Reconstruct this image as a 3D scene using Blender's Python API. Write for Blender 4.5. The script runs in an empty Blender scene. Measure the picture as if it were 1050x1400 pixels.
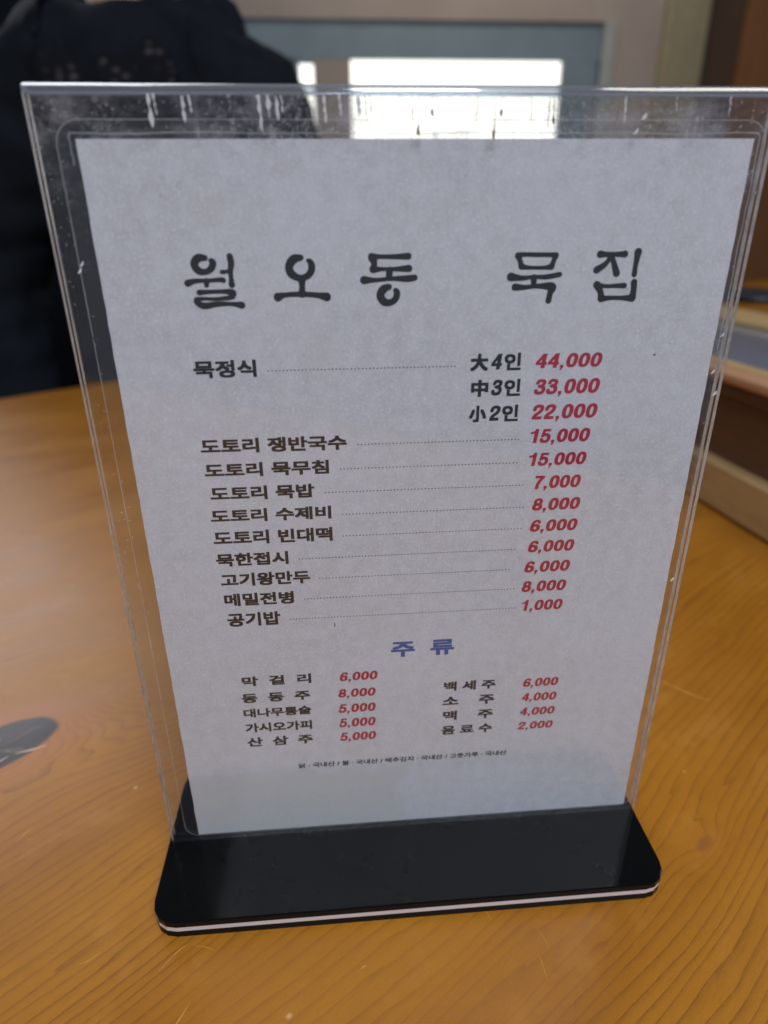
import bpy, bmesh, math, random
from mathutils import Vector, Matrix
from mathutils import noise as mnoise

# All lengths below are in units of 0.7 mm; K turns them into metres.
K = 0.0007
S = bpy.context.scene
COL = S.collection
random.seed(7)

# ------------------------------------------------------------------ camera
cam_d = bpy.data.cameras.new('camera')
cam = bpy.data.objects.new('camera', cam_d)
COL.objects.link(cam)
cam.location = (-31.3*K, -227.0*K, 269.0*K)
cam.rotation_euler = (math.radians(65.691), math.radians(0.466), math.radians(-4.505))
cam_d.sensor_fit = 'VERTICAL'
cam_d.sensor_height = 36.0
cam_d.lens = 36.0*890/1400
cam_d.clip_start = 0.005
cam_d.clip_end = 60
cam_d.dof.use_dof = True
cam_d.dof.focus_distance = 258*K
cam_d.dof.aperture_fstop = 8.5
S.camera = cam

# ------------------------------------------------------------------ light
W = bpy.data.worlds.new('World')
S.world = W
W.use_nodes = True
bg = W.node_tree.nodes['Background']
bg.inputs[0].default_value = (0.42, 0.50, 0.62, 1)
bg.inputs[1].default_value = 0.22

def area(name, loc, target, sx, sy, power, col):
    d = bpy.data.lights.new(name, 'AREA')
    d.shape = 'RECTANGLE'
    d.size = sx*K
    d.size_y = sy*K
    d.energy = power
    d.color = col
    o = bpy.data.objects.new(name, d)
    COL.objects.link(o)
    o.location = Vector(loc)*K
    o.rotation_euler = (Vector(target)-Vector(loc)).to_track_quat('-Z', 'Y').to_euler()
    return o
# daylight from the windows of the room: high on the left behind the stand, and behind the photographer
area('left_window_light', (-1800, 2500, 1760), (-250, 300, 0), 1500, 1200, 14, (0.90, 0.92, 1.0))
area('rear_window_light', (300, -1500, 2300), (0, 0, 100), 1800, 1200, 45, (0.80, 0.87, 1.0))
area('far_wall_fill', (900, 3300, 2500), (900, 4600, 900), 1500, 500, 6, (1.0, 0.95, 0.86))  # unseen fill lamp added to brighten the far wall
area('right_area_light', (2600, 900, 1900), (200, 0, 0), 900, 900, 5, (1.0, 0.93, 0.84))  # unseen warm area lamp on the right

S.view_settings.view_transform = 'Standard'
S.view_settings.look = 'None'
S.view_settings.exposure = 0.0
S.view_settings.gamma = 1.0
S.render.engine = 'CYCLES'
S.cycles.max_bounces = 14
S.cycles.transparent_max_bounces = 40
S.cycles.caustics_reflective = False
S.cycles.caustics_refractive = False
S.cycles.sample_clamp_indirect = 4.0

# ------------------------------------------------------------------ helpers
def new_mat(name):
    m = bpy.data.materials.new(name)
    m.use_nodes = True
    nt = m.node_tree
    nt.nodes.clear()
    return m, nt

def N(nt, typ, **kw):
    n = nt.nodes.new(typ)
    for k, v in kw.items():
        if k == 'inp':
            for a, b in v.items():
                n.inputs[a].default_value = b
        else:
            setattr(n, k, v)
    return n

def LK(nt, a, b):
    nt.links.new(a, b)

def M(nt, op, a, b=None, c=None, clamp=False):
    n = nt.nodes.new('ShaderNodeMath')
    n.operation = op
    n.use_clamp = clamp
    for i, v in enumerate((a, b, c)):
        if v is None:
            continue
        if isinstance(v, (int, float)):
            n.inputs[i].default_value = v
        else:
            nt.links.new(v, n.inputs[i])
    return n.outputs[0]

def mixc(nt, fac, a, b, mode='MIX'):
    n = nt.nodes.new('ShaderNodeMix')
    n.data_type = 'RGBA'
    n.blend_type = mode
    for i, v in ((0, fac), (6, a), (7, b)):
        if isinstance(v, (int, float)):
            n.inputs[i].default_value = v
        elif isinstance(v, tuple):
            n.inputs[i].default_value = v if len(v) == 4 else v+(1,)
        else:
            nt.links.new(v, n.inputs[i])
    return n.outputs[2]

def maprange(nt, v, a, b, c=0.0, d=1.0, smooth=False):
    n = nt.nodes.new('ShaderNodeMapRange')
    if smooth:
        n.interpolation_type = 'SMOOTHSTEP'
    nt.links.new(v, n.inputs[0])
    for i, x in enumerate((a, b, c, d)):
        n.inputs[i+1].default_value = x
    return n.outputs[0]

def noise(nt, vec, scale, detail=3, rough=0.5, dist=0.0):
    n = nt.nodes.new('ShaderNodeTexNoise')
    n.inputs['Scale'].default_value = scale
    n.inputs['Detail'].default_value = detail
    n.inputs['Roughness'].default_value = rough
    n.inputs['Distortion'].default_value = dist
    if vec is not None:
        nt.links.new(vec, n.inputs['Vector'])
    return n.outputs[0]

def objco(nt, scale=(1, 1, 1), loc=(0, 0, 0), rot=(0, 0, 0)):
    t = nt.nodes.new('ShaderNodeTexCoord')
    m = nt.nodes.new('ShaderNodeMapping')
    m.inputs['Location'].default_value = loc
    m.inputs['Rotation'].default_value = rot
    m.inputs['Scale'].default_value = scale
    nt.links.new(t.outputs['Object'], m.inputs[0])
    return m.outputs[0]

def plain(name, col, rough=0.5, metal=0.0, var=0.15, vscale=40.0, spec=0.5, bump=0.0, bscale=400.0, coat=0.0):
    m, nt = new_mat(name)
    b = N(nt, 'ShaderNodeBsdfPrincipled')
    o = N(nt, 'ShaderNodeOutputMaterial')
    co = objco(nt)
    f = noise(nt, co, vscale, 4, 0.6)
    k = maprange(nt, f, 0.3, 0.7, 1-var, 1+var)
    mx = nt.nodes.new('ShaderNodeVectorMath')
    mx.operation = 'SCALE'
    mx.inputs[0].default_value = col[:3]
    nt.links.new(k, mx.inputs['Scale'])
    LK(nt, mx.outputs[0], b.inputs['Base Color'])
    b.inputs['Roughness'].default_value = rough
    b.inputs['Metallic'].default_value = metal
    b.inputs['Specular IOR Level'].default_value = spec
    b.inputs['Coat Weight'].default_value = coat
    b.inputs['Coat Roughness'].default_value = 0.1
    if bump:
        bp = N(nt, 'ShaderNodeBump')
        bp.inputs['Strength'].default_value = bump
        bp.inputs['Distance'].default_value = 0.0006
        LK(nt, noise(nt, co, bscale, 4, 0.6), bp.inputs['Height'])
        LK(nt, bp.outputs[0], b.inputs['Normal'])
    LK(nt, b.outputs[0], o.inputs[0])
    return m

def obj(name, me, mat=None, parent=None, loc=None):
    o = bpy.data.objects.new(name, me)
    COL.objects.link(o)
    if mat is not None:
        if isinstance(mat, (list, tuple)):
            for x in mat:
                me.materials.append(x)
        else:
            me.materials.append(mat)
    if parent is not None:
        o.parent = parent
    if loc is not None:
        o.location = Vector(loc)*K
    return o

def bm_mesh(name, bm, smooth=False):
    me = bpy.data.meshes.new(name)
    bm.to_mesh(me)
    bm.free()
    if smooth:
        for p in me.polygons:
            p.use_smooth = True
    return me

def empty(name, loc=(0, 0, 0), rz=0.0):
    o = bpy.data.objects.new(name, None)
    COL.objects.link(o)
    o.location = Vector(loc)*K
    o.rotation_euler = (0, 0, rz)
    o.empty_display_size = 0.01
    return o

def tag(o, label=None, cat=None, group=None, kind=None):
    for k, v in (('label', label), ('category', cat), ('group', group), ('kind', kind)):
        if v:
            o[k] = v
    return o

def add_box(bm, x0, x1, y0, y1, z0, z1, bevel=0.0, seg=2):
    vs = [bm.verts.new(Vector((x, y, z))*K) for x in (x0, x1) for y in (y0, y1) for z in (z0, z1)]
    idx = [(0, 1, 3, 2), (4, 6, 7, 5), (0, 4, 5, 1), (2, 3, 7, 6), (0, 2, 6, 4), (1, 5, 7, 3)]
    fs = [bm.faces.new([vs[i] for i in q]) for q in idx]
    if bevel:
        es = list({e for f in fs for e in f.edges})
        bmesh.ops.bevel(bm, geom=es, offset=bevel*K, segments=seg, profile=0.5, affect='EDGES')
    return fs

def box_obj(name, dims, mat, parent=None, bevel=0.0, seg=2):
    bm = bmesh.new()
    add_box(bm, *dims, bevel=bevel, seg=seg)
    bmesh.ops.recalc_face_normals(bm, faces=bm.faces)
    return obj(name, bm_mesh(name, bm), mat, parent)

def rounded_outline(x0, x1, y0, y1, r, seg=8):
    pts = []
    for cx, cy, a0 in ((x1-r, y1-r, 0), (x0+r, y1-r, 90), (x0+r, y0+r, 180), (x1-r, y0+r, 270)):
        for i in range(seg+1):
            a = math.radians(a0+90*i/seg)
            pts.append((cx+r*math.cos(a), cy+r*math.sin(a)))
    return pts

def prism(name, pts, z0, z1, mat, parent=None, bevel=0.0, axis='z'):
    bm = bmesh.new()
    def P(x, y, z):
        return Vector((x, y, z))*K if axis == 'z' else Vector((x, z, y))*K
    lo = [bm.verts.new(P(x, y, z0)) for x, y in pts]
    hi = [bm.verts.new(P(x, y, z1)) for x, y in pts]
    bm.faces.new(lo[::-1])
    top = bm.faces.new(hi)
    n = len(pts)
    for i in range(n):
        bm.faces.new((lo[i], lo[(i+1) % n], hi[(i+1) % n], hi[i]))
    if bevel:
        bmesh.ops.bevel(bm, geom=list(top.edges), offset=bevel*K, segments=2, profile=0.5, affect='EDGES')
    bmesh.ops.recalc_face_normals(bm, faces=bm.faces)
    return obj(name, bm_mesh(name, bm), mat, parent)

# ------------------------------------------------------------------ materials
def clear_sheet(name, tint, haze, haze_col, rough=0.03, scuffs=0.0, wave=0.0):
    """thin clear plastic: see-through, mirror-like at the Fresnel rate, slightly clouded by wear"""
    m, nt = new_mat(name)
    out = N(nt, 'ShaderNodeOutputMaterial')
    tr = N(nt, 'ShaderNodeBsdfTransparent')
    tr.inputs[0].default_value = tint+(1,)
    gl = N(nt, 'ShaderNodeBsdfGlossy')
    gl.inputs[0].default_value = (1, 1, 1, 1)
    gl.inputs['Roughness'].default_value = rough
    df = N(nt, 'ShaderNodeBsdfDiffuse')
    df.inputs[0].default_value = haze_col+(1,)
    tl = N(nt, 'ShaderNodeBsdfTranslucent')
    tl.inputs[0].default_value = haze_col+(1,)
    ad = N(nt, 'ShaderNodeMixShader')
    ad.inputs[0].default_value = 0.55
    LK(nt, df.outputs[0], ad.inputs[1])
    LK(nt, tl.outputs[0], ad.inputs[2])
    co = objco(nt)
    n1 = noise(nt, co, 60, 5, 0.65)
    hz = M(nt, 'MULTIPLY', maprange(nt, n1, 0.3, 0.75, 0.5, 1.6), haze)
    if scuffs:
        sep = N(nt, 'ShaderNodeSeparateXYZ')
        tc = N(nt, 'ShaderNodeTexCoord')
        LK(nt, tc.outputs['Object'], sep.inputs[0])
        top = maprange(nt, sep.outputs[2], 280*K, 300*K)
        # fine vertical wiping marks and cloudy dirt along the top fold, specks elsewhere
        st = noise(nt, objco(nt, (900, 900, 30)), 1.0, 3, 0.6)
        st = maprange(nt, st, 0.60, 0.72)
        cl = maprange(nt, noise(nt, objco(nt, (1, 1, 1.6)), 75, 6, 0.75), 0.5, 0.75)
        gr = maprange(nt, noise(nt, co, 900, 4, 0.8), 0.56, 0.68)
        gr = M(nt, 'MULTIPLY', gr, maprange(nt, noise(nt, co, 55, 3), 0.42, 0.62))
        a = M(nt, 'MULTIPLY', M(nt, 'ADD', M(nt, 'MULTIPLY', st, cl), M(nt, 'MULTIPLY', cl, 0.35)), top)
        g2 = M(nt, 'MULTIPLY', gr, M(nt, 'ADD', M(nt, 'MULTIPLY', top, 0.9), 0.10))
        hz = M(nt, 'ADD', hz, M(nt, 'MULTIPLY', M(nt, 'ADD', a, g2), scuffs), clamp=True)
    mx = N(nt, 'ShaderNodeMixShader')
    LK(nt, hz, mx.inputs[0])
    LK(nt, tr.outputs[0], mx.inputs[1])
    LK(nt, ad.outputs[0], mx.inputs[2])
    lw = N(nt, 'ShaderNodeLayerWeight')
    lw.inputs[0].default_value = 0.5
    fr = M(nt, 'ADD', M(nt, 'MULTIPLY', M(nt, 'POWER', lw.outputs['Facing'], 5.0), 0.96), 0.025 if wave else 0.033)
    m2 = N(nt, 'ShaderNodeMixShader')
    LK(nt, fr, m2.inputs[0])
    LK(nt, mx.outputs[0], m2.inputs[1])
    LK(nt, gl.outputs[0], m2.inputs[2])
    if wave:
        bp = N(nt, 'ShaderNodeBump')
        bp.inputs['Strength'].default_value = wave
        bp.inputs['Distance'].default_value = 0.0004
        LK(nt, noise(nt, co, 45, 2), bp.inputs['Height'])
        LK(nt, bp.outputs[0], gl.inputs['Normal'])
    LK(nt, m2.outputs[0], out.inputs[0])
    return m

M_ACRYLIC = clear_sheet('clear_acrylic', (0.965, 0.97, 0.97), 0.007, (0.72, 0.70, 0.76), 0.03, scuffs=0.55)
M_FILM = clear_sheet('laminating_film', (0.98, 0.98, 0.985), 0.009, (0.75, 0.75, 0.80), 0.12, wave=0.15)

def edge_material():
    # cut edges of the acrylic: they gather light, so they read as pale glassy lines
    m, nt = new_mat('acrylic_cut_edge')
    out = N(nt, 'ShaderNodeOutputMaterial')
    g = N(nt, 'ShaderNodeBsdfGlass')
    g.inputs['Roughness'].default_value = 0.12
    g.inputs['IOR'].default_value = 1.25
    t = N(nt, 'ShaderNodeBsdfTranslucent')
    t.inputs[0].default_value = (0.95, 0.93, 0.92, 1)
    d = N(nt, 'ShaderNodeBsdfDiffuse')
    d.inputs[0].default_value = (0.9, 0.88, 0.86, 1)
    mx = N(nt, 'ShaderNodeMixShader')
    mx.inputs[0].default_value = 0.5
    LK(nt, t.outputs[0], mx.inputs[1])
    LK(nt, d.outputs[0], mx.inputs[2])
    m2 = N(nt, 'ShaderNodeMixShader')
    f = maprange(nt, noise(nt, objco(nt), 160, 4, 0.7), 0.35, 0.7, 0.45, 0.95)
    LK(nt, f, m2.inputs[0])
    LK(nt, g.outputs[0], m2.inputs[1])
    LK(nt, mx.outputs[0], m2.inputs[2])
    LK(nt, m2.outputs[0], out.inputs[0])
    return m
M_EDGE = edge_material()

def fold_material():
    m, nt = new_mat('bent_acrylic')
    out = N(nt, 'ShaderNodeOutputMaterial')
    tr = N(nt, 'ShaderNodeBsdfTransparent')
    tr.inputs[0].default_value = (0.75, 0.8, 0.86, 1)
    gl = N(nt, 'ShaderNodeBsdfGlossy')
    gl.inputs[0].default_value = (0.95, 0.97, 1, 1)
    gl.inputs['Roughness'].default_value = 0.12
    df = N(nt, 'ShaderNodeBsdfTranslucent')
    df.inputs[0].default_value = (0.8, 0.86, 0.95, 1)
    a = N(nt, 'ShaderNodeMixShader')
    a.inputs[0].default_value = 0.5
    LK(nt, gl.outputs[0], a.inputs[1])
    LK(nt, df.outputs[0], a.inputs[2])
    lw = N(nt, 'ShaderNodeLayerWeight')
    lw.inputs[0].default_value = 0.5
    b = N(nt, 'ShaderNodeMixShader')
    LK(nt, maprange(nt, lw.outputs['Facing'], 0.0, 1.0, 0.25, 0.9), b.inputs[0])
    LK(nt, tr.outputs[0], b.inputs[1])
    LK(nt, a.outputs[0], b.inputs[2])
    LK(nt, b.outputs[0], out.inputs[0])
    return m
M_FOLD = fold_material()

def paper_material():
    m, nt = new_mat('printed_paper')
    out = N(nt, 'ShaderNodeOutputMaterial')
    b = N(nt, 'ShaderNodeBsdfPrincipled')
    co = objco(nt)
    big = noise(nt, co, 22, 5, 0.6)
    mid = noise(nt, co, 260, 4, 0.65)
    fine = noise(nt, co, 1500, 3, 0.7)
    c = mixc(nt, maprange(nt, big, 0.35, 0.7), (0.69, 0.68, 0.71), (0.61, 0.595, 0.61))
    c = mixc(nt, maprange(nt, mid, 0.38, 0.68, 0.0, 0.75), c, (0.77, 0.77, 0.80))
    c = mixc(nt, maprange(nt, fine, 0.52, 0.66, 0.0, 0.75), c, (0.90, 0.91, 0.94))
    # an old damp patch at the foot of the sheet
    sp = N(nt, 'ShaderNodeSeparateXYZ')
    tc = N(nt, 'ShaderNodeTexCoord')
    LK(nt, tc.outputs['Object'], sp.inputs[0])
    wb = M(nt, 'MULTIPLY', M(nt, 'SUBTRACT', noise(nt, co, 60, 4, 0.6), 0.5), 0.020)
    px_ = maprange(nt, M(nt, 'ADD', sp.outputs[0], wb), -11*K, -4*K, 1.0, 0.0)
    pz_ = maprange(nt, M(nt, 'ADD', sp.outputs[2], wb), 33*K, 38*K, 1.0, 0.0)
    pm = M(nt, 'MULTIPLY', M(nt, 'MULTIPLY', px_, pz_), maprange(nt, mid, 0.3, 0.7, 0.25, 0.5))
    c = mixc(nt, pm, c, (0.62, 0.58, 0.49))
    # faint yellowish stains
    st = maprange(nt, noise(nt, objco(nt, loc=(0.3, 0, 0.7)), 34, 3), 0.60, 0.78, 0.0, 0.30)
    c = mixc(nt, st, c, (0.60, 0.52, 0.43))
    LK(nt, c, b.inputs['Base Color'])
    b.inputs['Roughness'].default_value = 0.75
    b.inputs['Specular IOR Level'].default_value = 0.2
    bp = N(nt, 'ShaderNodeBump')
    bp.inputs['Strength'].default_value = 0.25
    bp.inputs['Distance'].default_value = 0.0002
    LK(nt, fine, bp.inputs['Height'])
    LK(nt, bp.outputs[0], b.inputs['Normal'])
    tl = N(nt, 'ShaderNodeBsdfTranslucent')
    tl.inputs[0].default_value = (0.6, 0.6, 0.62, 1)
    mx = N(nt, 'ShaderNodeMixShader')
    mx.inputs[0].default_value = 0.12
    LK(nt, b.outputs[0], mx.inputs[1])
    LK(nt, tl.outputs[0], mx.inputs[2])
    LK(nt, mx.outputs[0], out.inputs[0])
    return m
M_PAPER = paper_material()
M_BLACK_INK = plain('black_ink', (0.006, 0.007, 0.010), 0.6, var=0.2, vscale=500)
M_RED_INK = plain('red_ink', (0.44, 0.014, 0.045), 0.6, var=0.12, vscale=500)
M_BLUE_INK = plain('blue_ink', (0.045, 0.10, 0.33), 0.6, var=0.12, vscale=500)
M_BASE = plain('black_acrylic', (0.0035, 0.0035, 0.0035), 0.05, var=0.2, vscale=60, spec=0.10)
M_STRIPE = plain('white_acrylic', (0.60, 0.53, 0.50), 0.35, var=0.05)

# varnished pine; coordinates are the table's own: x along the grain
ANG = math.atan2(84, 113)
def to_table(x, y):
    c, s = math.cos(-ANG), math.sin(-ANG)
    return (x*c-y*s, x*s+y*c)
KN = to_table(-236, 76)
KN2 = to_table(139, -18)
KN3 = to_table(-300, 340)
def pine_material():
    m, nt = new_mat('varnished_pine')
    out = N(nt, 'ShaderNodeOutputMaterial')
    b = N(nt, 'ShaderNodeBsdfPrincipled')
    tc = N(nt, 'ShaderNodeTexCoord')
    sc = N(nt, 'ShaderNodeVectorMath', operation='SCALE')
    sc.inputs['Scale'].default_value = 1.0/K
    LK(nt, tc.outputs['Object'], sc.inputs[0])
    sep = N(nt, 'ShaderNodeSeparateXYZ')
    LK(nt, sc.outputs[0], sep.inputs[0])
    u, v = sep.outputs[0], sep.outputs[1]
    def stretched(a, c, lz=0.0):
        mp = N(nt, 'ShaderNodeMapping')
        mp.inputs['Scale'].default_value = (a, c, 1)
        mp.inputs['Location'].default_value = (lz, lz*1.7, lz)
        LK(nt, sc.outputs[0], mp.inputs[0])
        return mp.outputs[0]
    # growth rings as a height field over the board; its level lines are the grain
    w1 = noise(nt, stretched(0.0014, 0.003), 1.0, 2, 0.5)
    w2 = noise(nt, stretched(0.006, 0.03, 3.1), 1.0, 2, 0.5)
    w3 = noise(nt, stretched(0.03, 0.12, 5.2), 1.0, 2, 0.5)
    h = M(nt, 'ADD', v, M(nt, 'MULTIPLY', w1, 110.0))
    h = M(nt, 'ADD', h, M(nt, 'MULTIPLY', w2, 9.0))
    h = M(nt, 'ADD', h, M(nt, 'MULTIPLY', w3, 2.2))
    w4 = noise(nt, stretched(0.0015, 0.055, 8.3), 1.0, 3, 0.6)
    h = M(nt, 'ADD', h, M(nt, 'MULTIPLY', w4, 16.0))
    kd = []
    for (ku, kv), su, sv, amp in ((KN, 62.0, 34.0, -78.0), (KN2, 17.0, 8.0, 8.0), (KN3, 90, 50, 40)):
        du = M(nt, 'DIVIDE', M(nt, 'SUBTRACT', u, ku), su)
        dv = M(nt, 'DIVIDE', M(nt, 'SUBTRACT', v, kv), sv)
        r2 = M(nt, 'ADD', M(nt, 'MULTIPLY', du, du), M(nt, 'MULTIPLY', dv, dv))
        g = M(nt, 'EXPONENT', M(nt, 'MULTIPLY', r2, -1.0))
        h = M(nt, 'ADD', h, M(nt, 'MULTIPLY', g, amp))
        kd.append((r2, du, dv, g))
    ring = M(nt, 'DIVIDE', h, 4.9)
    fr = M(nt, 'FRACT', ring)
    # latewood: slow darkening, then a sharp edge
    late = M(nt, 'POWER', fr, 4.8)
    late = M(nt, 'MULTIPLY', late, maprange(nt, fr, 0.97, 1.0, 1.0, 0.0))
    late = M(nt, 'MULTIPLY', late, maprange(nt, noise(nt, stretched(0.006, 0.014, 9.0), 1.0, 3), 0.35, 0.65, 0.35, 1.0))
    breakup = maprange(nt, noise(nt, stretched(0.18, 1.4, 1.0), 1.0, 3, 0.7), 0.3, 0.65, 0.45, 1.0)
    late = M(nt, 'MULTIPLY', late, breakup)
    fib = noise(nt, stretched(0.12, 3.0, 2.0), 1.0, 4, 0.7)
    blot = noise(nt, stretched(0.006, 0.016, 4.0), 1.0, 4, 0.6)
    spk = noise(nt, stretched(0.9, 1.6, 6.0), 1.0, 3, 0.7)
    c = mixc(nt, maprange(nt, blot, 0.3, 0.7), (0.29, 0.100, 0.004), (0.41, 0.160, 0.009))
    c = mixc(nt, maprange(nt, fib, 0.3, 0.7, 0.0, 0.38), c, (0.17, 0.050, 0.004))
    c = mixc(nt, maprange(nt, spk, 0.45, 0.75, 0.0, 0.25), c, (0.50, 0.21, 0.025))
    c = mixc(nt, M(nt, 'MULTIPLY', late, 0.95), c, (0.11, 0.030, 0.004))
    pore = M(nt, 'MULTIPLY', maprange(nt, noise(nt, stretched(0.16, 2.6, 11.0), 1.0, 2, 0.6), 0.62, 0.70), maprange(nt, fr, 0.35, 0.9, 0.25, 1.0))
    c = mixc(nt, M(nt, 'MULTIPLY', pore, 0.5), c, (0.13, 0.040, 0.006))
    rub = maprange(nt, noise(nt, stretched(0.02, 0.03, 13.0), 1.0, 5, 0.7), 0.55, 0.72, 0.0, 0.25)
    c = mixc(nt, rub, c, (0.52, 0.24, 0.05))
    # reddish halo, then the dark knot with its radial cracks
    r2, du, dv, g = kd[0]
    wob = M(nt, 'ADD', r2, M(nt, 'MULTIPLY', M(nt, 'SUBTRACT', noise(nt, stretched(0.03, 0.05, 2.2), 1.0, 2), 0.5), 0.12))
    halo = maprange(nt, wob, 0.3, 1.6, 0.55, 0.0, True)
    c = mixc(nt, halo, c, (0.36, 0.12, 0.035))
    kn = maprange(nt, wob, 0.27, 0.34, 1.0, 0.0, True)
    kc = mixc(nt, maprange(nt, noise(nt, stretched(0.05, 0.09, 1.0), 1.0, 4), 0.3, 0.7), (0.020, 0.016, 0.018), (0.050, 0.034, 0.030))
    ang = M(nt, 'ARCTAN2', dv, du)
    ray = M(nt, 'ABSOLUTE', M(nt, 'SINE', M(nt, 'ADD', M(nt, 'MULTIPLY', ang, 2.5), M(nt, 'MULTIPLY', noise(nt, stretched(0.04, 0.04, 0.5), 1.0, 2), 5.0))))
    crack = M(nt, 'MULTIPLY', maprange(nt, ray, 0.05, 0.20, 1.0, 0.0), maprange(nt, r2, 0.0, 0.14, 1.0, 0.0))
    lip = M(nt, 'MULTIPLY', maprange(nt, ray, 0.26, 0.42, 1.0, 0.0), maprange(nt, r2, 0.02, 0.22, 0.8, 0.0))
    kc = mixc(nt, lip, kc, (0.16, 0.12, 0.085))
    kc = mixc(nt, crack, kc, (0.005, 0.004, 0.004))
    c = mixc(nt, kn, c, kc)
    r2b = kd[1][0]
    c = mixc(nt, maprange(nt, r2b, 0.0, 0.22, 0.75, 0.0, True), c, (0.16, 0.055, 0.015))
    c = mixc(nt, maprange(nt, kd[1][3], 0.2, 1.0, 0.0, 0.35), c, (0.36, 0.12, 0.02))
    # small dents and rubbed spots
    vo = N(nt, 'ShaderNodeTexVoronoi')
    vo.inputs['Scale'].default_value = 1.0
    LK(nt, stretched(0.045, 0.055, 7.0), vo.inputs['Vector'])
    rnd = N(nt, 'ShaderNodeSeparateColor')
    LK(nt, vo.outputs['Color'], rnd.inputs[0])
    spot = M(nt, 'MULTIPLY', maprange(nt, vo.outputs['Distance'], 0.02, 0.075, 1.0, 0.0), maprange(nt, rnd.outputs[0], 0.70, 0.74))
    c = mixc(nt, M(nt, 'MULTIPLY', spot, 0.35), c, (0.85, 0.60, 0.30))
    LK(nt, c, b.inputs['Base Color'])
    rg = maprange(nt, blot, 0.3, 0.7, 0.34, 0.44)
    LK(nt, rg, b.inputs['Roughness'])
    b.inputs['Coat Weight'].default_value = 0.08
    b.inputs['Coat Roughness'].default_value = 0.2
    b.inputs['Specular IOR Level'].default_value = 0.31
    bp = N(nt, 'ShaderNodeBump')
    bp.inputs['Strength'].default_value = 0.22
    bp.inputs['Distance'].default_value = 0.00012
    hh = M(nt, 'ADD', M(nt, 'MULTIPLY', late, -1.2), M(nt, 'MULTIPLY', fib, 0.5))
    hh = M(nt, 'ADD', hh, M(nt, 'MULTIPLY', spk, 0.9))
    hh = M(nt, 'SUBTRACT', hh, M(nt, 'MULTIPLY', spot, 2.0))
    hh = M(nt, 'SUBTRACT', hh, M(nt, 'MULTIPLY', M(nt, 'MULTIPLY', crack, kn), 4.0))
    LK(nt, hh, bp.inputs['Height'])
    LK(nt, bp.outputs[0], b.inputs['Normal'])
    LK(nt, b.outputs[0], out.inputs[0])
    return m
M_PINE = pine_material()

def wood(name, c0, c1, sc=(30, 4, 30), rough=0.45, coat=0.0):
    m, nt = new_mat(name)
    out = N(nt, 'ShaderNodeOutputMaterial')
    b = N(nt, 'ShaderNodeBsdfPrincipled')
    f = noise(nt, objco(nt, sc), 8.0, 5, 0.6, 0.6)
    f2 = noise(nt, objco(nt, tuple(x*0.3 for x in sc)), 3.0, 2)
    c = mixc(nt, maprange(nt, f, 0.3, 0.7), c0, c1)
    c = mixc(nt, maprange(nt, f2, 0.3, 0.7, 0.0, 0.4), c, tuple(x*0.7 for x in c0))
    LK(nt, c, b.inputs['Base Color'])
    b.inputs['Roughness'].default_value = rough
    b.inputs['Coat Weight'].default_value = coat
    LK(nt, b.outputs[0], out.inputs[0])
    return m
M_PALE = wood('pale_wood', (0.40, 0.245, 0.095), (0.52, 0.34, 0.15))
M_BROWN = wood('brown_wood', (0.085, 0.036, 0.016), (0.13, 0.058, 0.026))
M_RIM = wood('orange_wood', (0.42, 0.21, 0.10), (0.55, 0.30, 0.16), rough=0.3)
M_GLASSTOP = plain('glass_reflection_tint', (0.20, 0.26, 0.33), 0.16, var=0.1, spec=1.0, coat=1.0)  # pale blue-grey window reflection painted into the base colour
M_POUCH = plain('black_leather', (0.010, 0.012, 0.016), 0.4, bump=0.4, bscale=900)

def emitter(name, col, strength):
    m, nt = new_mat(name)
    out = N(nt, 'ShaderNodeOutputMaterial')
    e = N(nt, 'ShaderNodeEmission')
    e.inputs[0].default_value = col+(1,)
    f = maprange(nt, noise(nt, objco(nt), 1.2, 2), 0.3, 0.7, strength*0.85, strength*1.15)
    LK(nt, f, e.inputs[1])
    LK(nt, e.outputs[0], out.inputs[0])
    return m

# ------------------------------------------------------------------ the room behind
ZT = -9.0                                  # table top
FLOOR = ZT-1050
bm = bmesh.new(); add_box(bm, -6000, 6500, -4000, 5200, FLOOR-40, FLOOR)
tag(obj('floor', bm_mesh('floor', bm), plain('floor_lino', (0.035, 0.025, 0.02), 0.5, var=0.3, vscale=6)), kind='structure')

M_WALL = plain('wall_paint', (0.45, 0.355, 0.29), 0.85, var=0.12, vscale=2.0)
M_FRAME = plain('window_frame_paint', (0.215, 0.27, 0.29), 0.5, var=0.1, vscale=5)
M_FRAME_EDGE = plain('pale_frame_paint', (0.42, 0.43, 0.37), 0.5, var=0.1, vscale=5)
M_PANE = emitter('bright_window_pane', (1.0, 0.985, 0.90), 1.9)
M_POST = wood('pale_timber', (0.34, 0.27, 0.15), (0.48, 0.39, 0.24), (14, 14, 3), 0.8)
M_DARKWOOD = wood('dark_brown_board', (0.085, 0.042, 0.018), (0.12, 0.06, 0.025), (10, 10, 2), 0.6)
M_REDWOOD = wood('reddish_brown_board', (0.26, 0.095, 0.025), (0.34, 0.13, 0.035), (10, 10, 2), 0.6)

YW = 4600
wall = empty('wall', (0, YW, FLOOR))
tag(wall, 'pinkish brown back wall around the bright window', 'wall')
def wall_piece(x0, x1, z0, z1):
    bm = bmesh.new(); add_box(bm, x0, x1, 0, 160, z0-FLOOR, z1-FLOOR)
    return obj('wall_panel', bm_mesh('wall_panel', bm), M_WALL, wall)
wall_piece(-4000, -860, FLOOR, 2400)
wall_piece(-860, 1760, FLOOR, 100)
wall_piece(-860, 1760, 1370, 2400)
wall_piece(1760, 2110, FLOOR, 2400)

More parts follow.
